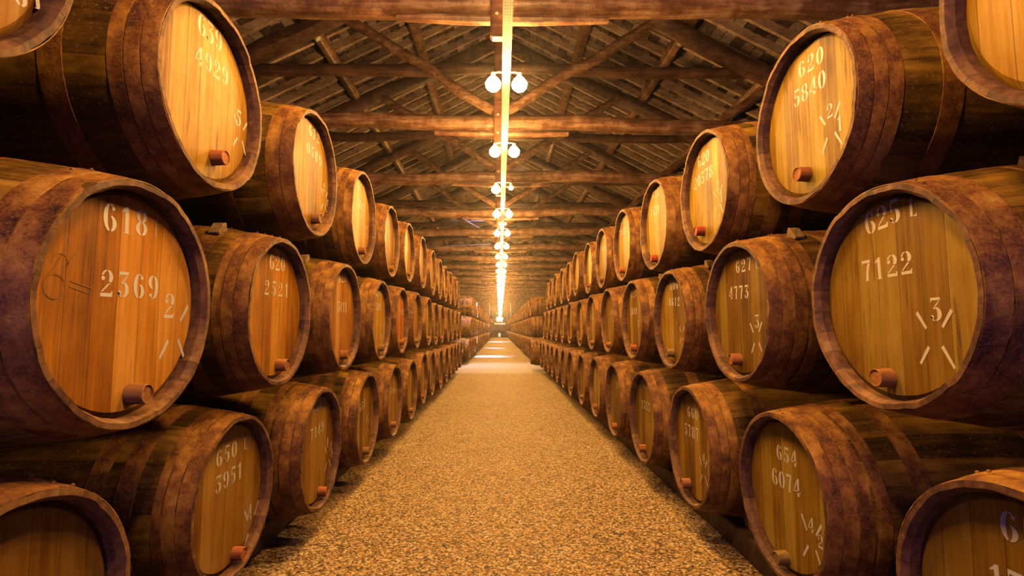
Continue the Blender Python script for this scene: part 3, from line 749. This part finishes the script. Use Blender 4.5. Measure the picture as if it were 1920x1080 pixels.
STENCILS = {
 (-1, 2, 1): [('639', -0.068, 0.275, 0.055, 0.28, 0.081), ('4929', -0.075, 0.141, 0.117, 0.154, 0.071), ('5', 0.247, 0.017, None, None, 0.068), ('X', 0.266, -0.038, None, None, 0.147)],
 (-1, 2, 2): [('612', -0.018, 0.277, 0.11, 0.277, 0.064), ('0589', -0.043, 0.155, 0.163, 0.145, 0.064), ('2', 0.254, -0.007, None, None, 0.05), ('X', 0.264, -0.081, None, None, 0.143), ('6', 0.332, -0.099, None, None, 0.051)],
 (-1, 2, 3): [('625', -0.043, 0.278, 0.091, 0.265, 0.059), ('5322', -0.053, 0.121, 0.138, 0.122, 0.059), ('X', 0.215, -0.051, None, None, 0.112)],
 (-1, 1, 0): [('618', -0.089, 0.252, 0.045, 0.264, 0.077), ('I', 0.114, 0.261, None, None, 0.054), ('2369', -0.086, 0.055, 0.117, 0.059, 0.073), ('2', 0.206, 0.001, None, None, 0.079), ('X', 0.239, -0.074, None, None, 0.182)],
 (-1, 1, 1): [('620', -0.057, 0.255, 0.078, 0.26, 0.074), ('2521', -0.103, 0.119, 0.138, 0.121, 0.069)],
 (-1, 1, 2): [('622', -0.05, 0.28, 0.086, 0.298, 0.068), ('5411', -0.059, 0.07, 0.121, 0.073, 0.068)],
 (-1, 1, 3): [('620', -0.073, 0.257, 0.066, 0.272, 0.062), ('5284', -0.072, 0.13, 0.089, 0.137, 0.064), ('X', 0.189, -0.093, None, None, 0.159), ('5', 0.261, -0.11, None, None, 0.054)],
 (-1, 1, 4): [('627', 0.136, 0.235, 0.306, 0.244, 0.058), ('1924', 0.114, 0.105, 0.319, 0.106, 0.058)],
 (-1, 0, 0): [('650', -0.103, 0.206, 0.033, 0.215, 0.073), ('L', 0.145, 0.218, None, None, 0.058), ('3951', -0.099, 0.084, 0.097, 0.094, 0.074), ('4', 0.22, -0.152, None, None, 0.07), ('X', 0.241, -0.211, None, None, 0.189)],
 (-1, 0, 1): [('658', -0.067, 0.259, 0.054, 0.28, 0.06), ('7149', -0.088, 0.103, 0.104, 0.118, 0.067), ('4', 0.214, -0.01, None, None, 0.064), ('X', 0.236, -0.096, None, None, 0.166), ('4', 0.31, -0.104, None, None, 0.058)],
 (-1, 0, 2): [('653', -0.114, 0.102, 0.023, 0.119, 0.061), ('X', 0.151, -0.087, None, None, 0.136), ('4', 0.118, -0.024, None, None, 0.048)],
 (-1, 0, 3): [('3490', -0.037, 0.104, 0.183, 0.085, 0.065)],
 (1, 2, 1): [('620', -0.032, 0.25, 0.099, 0.242, 0.07), ('5840', -0.081, 0.134, 0.105, 0.13, 0.073), ('2', 0.145, -0.026, None, None, 0.055), ('X', 0.147, -0.09, None, None, 0.165), ('1', 0.203, -0.105, None, None, 0.058)],
 (1, 2, 2): [('620', -0.137, 0.243, -0.003, 0.239, 0.075), ('20578', -0.216, 0.115, 0.043, 0.12, 0.075), ('2', 0.131, 0.001, None, None, 0.054), ('X', 0.14, -0.081, None, None, 0.16), ('1', 0.183, -0.082, None, None, 0.059)],
 (1, 2, 3): [('625', -0.113, 0.291, 0.029, 0.279, 0.066), ('1528', -0.172, 0.155, 0.025, 0.137, 0.071)],
 (1, 2, 4): [('621', -0.21, 0.305, -0.062, 0.297, 0.065), ('2857', -0.258, 0.182, -0.019, 0.164, 0.065)],
 (1, 2, 5): [('2582', -0.249, 0.157, -0.021, 0.137, 0.064)],
 (1, 1, 0): [('625', -0.085, 0.276, 0.031, 0.293, 0.075), ('L', 0.109, 0.287, None, None, 0.055), ('7122', -0.116, 0.104, 0.068, 0.11, 0.07), ('3', 0.171, -0.049, None, None, 0.067), ('X', 0.163, -0.122, None, None, 0.161)],
 (1, 1, 1): [('627', -0.022, 0.251, 0.11, 0.252, 0.064), ('L', 0.189, 0.242, None, None, 0.047), ('4773', -0.115, 0.111, 0.069, 0.105, 0.066), ('3', 0.17, -0.057, None, None, 0.064), ('X', 0.159, -0.127, None, None, 0.155)],
 (1, 1, 2): [('606', -0.048, 0.267, 0.09, 0.269, 0.066), ('8612', -0.083, 0.142, 0.113, 0.136, 0.062), ('X', 0.17, -0.106, None, None, 0.126)],
 (1, 1, 3): [('627', -0.163, 0.257, 0.024, 0.257, 0.064), ('5849', -0.176, 0.084, 0.025, 0.087, 0.064), ('5', 0.085, -0.039, None, None, 0.062)],
 (1, 1, 4): [('384', -0.03, 0.098, 0.115, 0.1, 0.051)],
 (1, 1, 5): [('1521', -0.26, 0.079, -0.048, 0.078, 0.062)],
 (1, 0, 0): [('654', -0.049, 0.186, 0.077, 0.189, 0.066), ('6074', -0.098, 0.058, 0.092, 0.062, 0.074), ('4', 0.189, -0.069, None, None, 0.059), ('X', 0.19, -0.123, None, None, 0.18), ('2', 0.251, -0.116, None, None, 0.052)],
 (1, 0, 1): [('660', -0.076, 0.208, 0.056, 0.21, 0.064), ('5787', -0.142, 0.081, 0.059, 0.086, 0.072), ('4', 0.155, -0.042, None, None, 0.057), ('X', 0.15, -0.106, None, None, 0.149)],
 (1, 0, 2): [('684', -0.04, 0.273, 0.106, 0.266, 0.056), ('1553', -0.104, 0.095, 0.093, 0.092, 0.066)],
 (1, 0, 3): [('578', 0.003, 0.156, 0.165, 0.157, 0.063)],
 (1, 0, -1): [('65', -0.046, 0.267, 0.007, 0.265, 0.069), ('17', -0.089, 0.115, -0.037, 0.119, 0.071)],
 (-1, 2, 0): [('61', 0.274, -0.118, 0.319, -0.096, 0.059)],
}

# own colour of each nearby head, light falloff down the tiers painted in, (side, row, index)
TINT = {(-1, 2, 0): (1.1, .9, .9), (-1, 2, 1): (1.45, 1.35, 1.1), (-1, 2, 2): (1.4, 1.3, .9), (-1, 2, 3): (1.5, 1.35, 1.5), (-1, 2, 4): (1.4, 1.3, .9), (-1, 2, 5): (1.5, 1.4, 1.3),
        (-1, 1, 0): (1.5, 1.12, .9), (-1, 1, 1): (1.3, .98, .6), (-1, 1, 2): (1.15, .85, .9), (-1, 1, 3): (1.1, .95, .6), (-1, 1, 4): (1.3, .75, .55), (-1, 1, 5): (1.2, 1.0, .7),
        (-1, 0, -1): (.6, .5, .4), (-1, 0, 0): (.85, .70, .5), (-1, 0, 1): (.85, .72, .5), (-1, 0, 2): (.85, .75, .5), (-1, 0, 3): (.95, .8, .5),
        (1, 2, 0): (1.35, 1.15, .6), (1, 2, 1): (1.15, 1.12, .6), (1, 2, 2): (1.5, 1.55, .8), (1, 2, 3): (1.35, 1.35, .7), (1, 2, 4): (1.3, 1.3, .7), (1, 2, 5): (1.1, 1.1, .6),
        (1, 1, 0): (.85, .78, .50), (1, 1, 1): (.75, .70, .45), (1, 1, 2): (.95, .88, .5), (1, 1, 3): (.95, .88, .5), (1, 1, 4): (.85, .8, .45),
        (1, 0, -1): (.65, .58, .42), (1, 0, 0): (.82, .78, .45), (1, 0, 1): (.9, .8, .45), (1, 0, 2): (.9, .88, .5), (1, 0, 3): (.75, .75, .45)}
BUNGS = {(-1, 1, 0): (.037, -.285), (-1, 1, 1): (.055, -.283), (-1, 2, 1): (.06, -.237), (-1, 2, 2): (.06, -.264), (-1, 1, 2): (.036, -.278), (-1, 0, 0): (.07, -.30), (-1, 0, 1): (.07, -.295),
         (1, 1, 0): (-.032, -.278), (1, 1, 1): (-.032, -.263), (1, 0, 0): (-.024, -.300), (1, 0, 1): (-.097, -.268), (1, 2, 1): (-.024, -.249), (1, 2, 2): (-.1, -.239), (1, 1, 2): (-.032, -.264)}
VARS = {(-1, 1, 0): 2, (-1, 2, 1): 0, (1, 2, 1): 0, (1, 1, 0): 2, (1, 0, 0): 3, (-1, 0, 0): 1, (-1, 1, 1): 1}
PALE = {(-1, 1, 0): (1, .95, .95), (1, 1, 0): (1, .88, .70)}
ROW = {0: 'bottom', 1: 'middle', 2: 'top'}
def wedge_mesh(w=.11, l=.17, h=.10, seed=0):
    bm = bmesh.new(); r = random.Random(seed)
    P = [(-l/2, 0), (l/2, 0), (l/2-.01, h*.25), (-l/2+.045, h), (-l/2, h)]
    a = [bm.verts.new((-w/2, y, z)) for y, z in P]; b = [bm.verts.new((w/2, y+.006, z)) for y, z in P]
    bm.faces.new(a); bm.faces.new(b[::-1])
    for i in range(len(P)): bm.faces.new((a[i], b[i], b[(i+1) % len(P)], a[(i+1) % len(P)]))
    bmesh.ops.recalc_face_normals(bm, faces=bm.faces)
    bmesh.ops.bevel(bm, geom=list(bm.edges), offset=.004, segments=1, affect='EDGES')
    return finish(bm, 'wooden_wedge', M_WEDGE, False)
WEDGE = wedge_mesh()
rb = random.Random(77)
for k, (X, h, z, R) in BARREL_FIT.items():
    s, r, i = k; sd = side[s]; mk = STENCILS.get(k)
    if mk: mk = [(q[0], q[1], q[2]-.018)+tuple(q[3:]) if q[0] == 'X' else q for q in mk]
    if k == (-1, 1, 0): mk = [('x',)+tuple(q[1:]) if q[0] == 'X' else q for q in mk]
    if k == (1, 2, 2): h += .008
    first = -1 if r == 0 else 0
    nth = ordn[i-first] if i > first else 'first'
    if mk:
        nums = [q[0] for q in mk if len(q[0]) > 1]
        if len(nums) > 1 and k not in ((1, 0, -1), (-1, 2, 0)): lb = 'oak barrel stencilled %s over %s, %s in the %s %s tier' % (nums[0], nums[1], nth, sd, ROW[r])
        elif nums and k not in ((1, 0, -1), (-1, 2, 0)): lb = 'oak barrel stencilled %s, %s in the %s %s tier' % (nums[0], nth, sd, ROW[r])
        else: lb = 'oak wine barrel cut by the frame, nearest one of the %s %s tier' % (sd, ROW[r])
    elif i == first: lb = 'oak wine barrel cut by the frame, nearest one of the %s %s tier' % (sd, ROW[r])
    elif i < 12: lb = 'oak wine barrel, %s from the camera in the %s %s tier' % (nth, sd, ROW[r])
    else: lb = 'oak wine barrel at the far end of the %s %s tier, beside the cross aisle' % (sd, ROW[r])
    far = i > 5
    if i > 4: R = min(R, .382)
    if k == (-1, 0, -1): h -= .01
    tint = TINT.get(k)
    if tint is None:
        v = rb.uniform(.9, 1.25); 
        v *= (.85, .95, 1.0)[r]  # lower tiers tinted darker to imitate light falloff
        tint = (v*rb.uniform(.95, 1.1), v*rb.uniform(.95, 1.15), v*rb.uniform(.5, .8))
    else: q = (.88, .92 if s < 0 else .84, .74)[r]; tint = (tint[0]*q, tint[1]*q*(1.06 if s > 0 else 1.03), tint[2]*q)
    if far: X += rb.uniform(-.012, .012); h += rb.uniform(-.008, .008)
    if mk is None and i < 8 and i > 0 and (s, r, i) not in ((1, 0, 4),):
        pass
    bt = (1.2, .45, .5) if k in ((1, 2, 2), (1, 2, 3)) else (rb.uniform(.8, 1.3), rb.uniform(.8, 1.1), rb.uniform(.6, 1.0))
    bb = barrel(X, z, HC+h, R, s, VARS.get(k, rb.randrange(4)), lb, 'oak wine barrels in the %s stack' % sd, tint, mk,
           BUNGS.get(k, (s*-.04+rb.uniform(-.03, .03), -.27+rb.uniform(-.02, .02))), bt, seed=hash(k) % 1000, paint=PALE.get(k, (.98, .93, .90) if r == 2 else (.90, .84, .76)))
    if k == (-1, 1, 0): link('carved_marks', scratch_mesh(), bb)
# one more barrel pushed forward out of line into the cross aisle
barrel(1.02, 17.0, HC-.775, .38, 1, 1, 'oak wine barrel jutting forward at the corner of the right stack and cross aisle', 'oak wine barrels in the right stack', (1, .95, .6), None)

# the long stacks beyond the cross aisle
START = {(-1, 2): 21.3, (-1, 1): 20.6, (-1, 0): 20.1, (1, 2): 21.7, (1, 1): 21.0, (1, 0): 20.6}
XH = {(-1, 2): -1.138, (-1, 1): -1.134, (-1, 0): -1.16, (1, 2): 1.32, (1, 1): 1.29, (1, 0): 1.25}
HH = {2: .93, 1: .09, 0: -.775}
for (s, r), y0 in START.items():
    y = y0; n = 0; bmr = []
    while y < Y1-1.0:
        X = XH[(s, r)]+rb.uniform(-.04, .04)
        if n == 0:
            barrel(X, y, HC+HH[r], .38, s, rb.randrange(4), 'first barrel of the %s %s tier beyond the cross aisle, its side in view' % (side[s], ROW[r]), 'oak wine barrels in the far %s stack' % side[s], (1.1, .95, .65), None)
        elif n < 36:
            o = link('barrel', FAR[rb.randrange(4)]); o.location = (X+s*LB/2, y, HC+HH[r]-RB); o.rotation_euler.z = PI if s > 0 else 0
            o.color = (rb.uniform(.9, 1.2), rb.uniform(.8, 1.0), rb.uniform(.55, .8), 1)
            prop(o, 'small distant oak barrel in the %s tier of the %s stack beyond the cross aisle' % (ROW[r], side[s]), 'barrel', 'distant barrels of the %s %s tier' % (side[s], ROW[r]))
        else: bmr.append((X, y))
        y += 1.1; n += 1
    if bmr:
        bm = bmesh.new()
        for X, yy in bmr:
            pr = [(-e, RE*.1), (-e, RE), (-e*.5, rprof(e*.5)-.004), (0, RB-.005), (e*.5, rprof(e*.5)-.004), (e, RE), (e, RE*.94), (e-.05, RE*.93), (e-.05, RE*.05)]
            rg = [[bm.verts.new((X+s*LB/2-s*x, yy+q*math.sin(2*PI*k/16), HC+HH[r]+q*math.cos(2*PI*k/16))) for k in range(16)] for x, q in pr]
            for a, b in zip(rg, rg[1:]):
                for k in range(16): bm.faces.new((a[k], a[(k+1) % 16], b[(k+1) % 16], b[k]))
        bmesh.ops.recalc_face_normals(bm, faces=bm.faces)
        prop(obj('distant_barrels', bm, M_STAVE), 'tiny farthest barrels of the %s %s tier running up to the end wall' % (side[s], ROW[r]), 'barrels', kind='stuff')

# timbers the bottom tier lies on, and wedges that stop the barrels rolling
for s in (-1, 1):
    for (ya, yb, nm) in ((.7, 17.5 if s > 0 else 16.3, 'front'), (19.9, Y1-.8, 'far')):
        for off, wh in ((.34, 'inner'), (1.0, 'outer')):
            bm = bmesh.new(); xx = s*(1.2+off); box(bm, (xx, (ya+yb)/2, .075), (.12, yb-ya, .15), bev=.01)
            prop(obj('skid_timber', bm, M_SKID, smooth=False), 'dark %s skid timber on the gravel under the %s %s barrels' % (wh, nm, side[s]), 'timber')
def put_wedge(x, y, z, flip, label, rot=0, sc=1):
    o = link('wooden_wedge', WEDGE); o.location = (x, y, z); o.rotation_euler = (rot, 0, PI if flip else 0); o.scale = (sc,)*3
    prop(o, label, 'wedge', 'wooden wedges between the barrels'); return o
for s in (-1, 1):
    for i in range(-1, 6):
        a = BARREL_FIT[(s, 0, i)]; X = a[0]+s*.34
        put_wedge(X, a[2]+.26, .15, False, 'wooden wedge behind the foot of the %s barrel in the %s bottom tier' % ('first' if i < 0 else ordn[i+1], side[s]))
        put_wedge(X, a[2]-.26, .15, True, 'wooden wedge before the foot of the %s barrel in the %s bottom tier' % ('first' if i < 0 else ordn[i+1], side[s]))
for s in (-1, 1):
    for i in range(4):
        X, h, z, R = BARREL_FIT[(s, 1, i)]
        yy = .19; zz = math.sqrt(.435**2-yy**2)-.012
        put_wedge(X+s*(.26+.12*(i == 0)), z-yy, HC+h+zz, True, 'light wooden wedge on top of the %s middle tier barrel on the %s side' % (('nearest', 'second', 'third', 'fourth')[i], side[s]), -.3, .5)

# ------------------------------------------------------------------ far end
t = empty('wall_sign', (0, Y1-.02, HC))
fc = bpy.data.curves.new('letters', 'FONT'); fc.body = "TAYLOR'S"; fc.size = .42; fc.extrude = .02; fc.align_x = 'CENTER'; fc.space_character = 1.1
fo = bpy.data.objects.new('tmp', fc); C.objects.link(fo); bpy.context.view_layer.update()
me = bpy.data.meshes.new_from_object(fo.evaluated_get(bpy.context.evaluated_depsgraph_get())); bpy.data.objects.remove(fo)
me.materials.clear(); me.materials.append(M_GLOW)
L_ = link('letters', me, t); L_.rotation_euler = (PI/2, 0, 0); L_.location = (.02, 0, .80)
wsc = 1.95/max(.1, (max(v.co.x for v in me.vertices)-min(v.co.x for v in me.vertices))); L_.scale = (wsc,)*3
bm = bmesh.new()      # crest: a shield-like badge with a crown of lobes
P = [(-.5, 1.32), (.5, 1.32), (.52, 1.55), (.60, 1.75), (.66, 2.0), (.45, 1.95), (.40, 2.2), (.25, 2.15), (.18, 2.38), (0, 2.45), (-.18, 2.38), (-.25, 2.15), (-.40, 2.2), (-.45, 1.95), (-.66, 2.0), (-.60, 1.75), (-.52, 1.55)]
a = [bm.verts.new((x, -.03, z)) for x, z in P]; b = [bm.verts.new((x, 0, z)) for x, z in P]
bm.faces.new(a); bm.faces.new(b[::-1])
for i in range(len(P)): bm.faces.new((a[i], a[(i+1) % len(P)], b[(i+1) % len(P)], b[i]))
bmesh.ops.recalc_face_normals(bm, faces=bm.faces); obj('crest', bm, M_GLOW, t, smooth=False)
prop(t, 'lit crest and lettering sign on the boarded end wall', 'sign')
bm = bmesh.new(); box(bm, (-.6, 91.6, .52), (.7, .4, 1.04)); 
bm2 = bm
box(bm2, (.6, 91.6, .52), (.7, .4, 1.04)); box(bm2, (0, 91.7, .52), (.5, .2, 1.04))
prop(obj('counter', bm2, M_BACK, smooth=False), 'low dark counter across the foot of the end wall', 'counter')
bm = bmesh.new(); box(bm, (-.03, 91.2, .32), (.40, .03, .64)); prop(obj('notice_board', bm, emit('notice_glow', (1, .85, .6, 1), .8), smooth=False), 'small pale notice board standing on the floor before the end wall', 'notice')  # plain white board; its brightness is put in as a weak emission
bm = bmesh.new(); box(bm, (0, 0, 0), (.075, .004, .13)); o = obj('paper_card', bm, M_WHITE, smooth=False); o.location = (-1.43, 20.1-.462, HC-.84)
prop(o, 'small white card on the first bottom left barrel beyond the cross aisle', 'card')
for x, y, w in ((-1.15, 58, 'left'), (1.25, 58, 'right'), (-1.12, 88, 'left'), (1.22, 88, 'right')):
    bm = bmesh.new(); bmesh.ops.create_cone(bm, cap_ends=True, segments=8, radius1=.028, radius2=.028, depth=roof_z(x)-.005-HC-1.42, matrix=Matrix.Translation((x, y, (roof_z(x)-.005+HC+1.42)/2)))
    prop(obj('steel_rod', bm, M_STEEL), 'thin pale vertical rod above the %s far barrels, %s one' % (w, 'nearer' if y < 60 else 'farther'), 'rod')

# added scattering volume between the walls, giving the bulbs a bloom-like glow
bm = bmesh.new(); box(bm, (0, (Y0+Y1)/2, 2.32), (2*XW-.02, Y1-Y0-.2, 4.5))
hm = bpy.data.materials.new('bloom_haze'); hm.use_nodes = True; nt = hm.node_tree; nt.nodes.clear()
v_ = nt.nodes.new('ShaderNodeVolumeScatter'); v_.inputs['Density'].default_value = .0020; v_.inputs['Anisotropy'].default_value = .85
nt.links.new(v_.outputs[0], nt.nodes.new('ShaderNodeOutputMaterial').inputs['Volume'])
prop(obj('bloom_haze', bm, hm, smooth=False), 'thin added haze imitating bloom around the bulbs along the aisle', 'haze', kind='stuff')
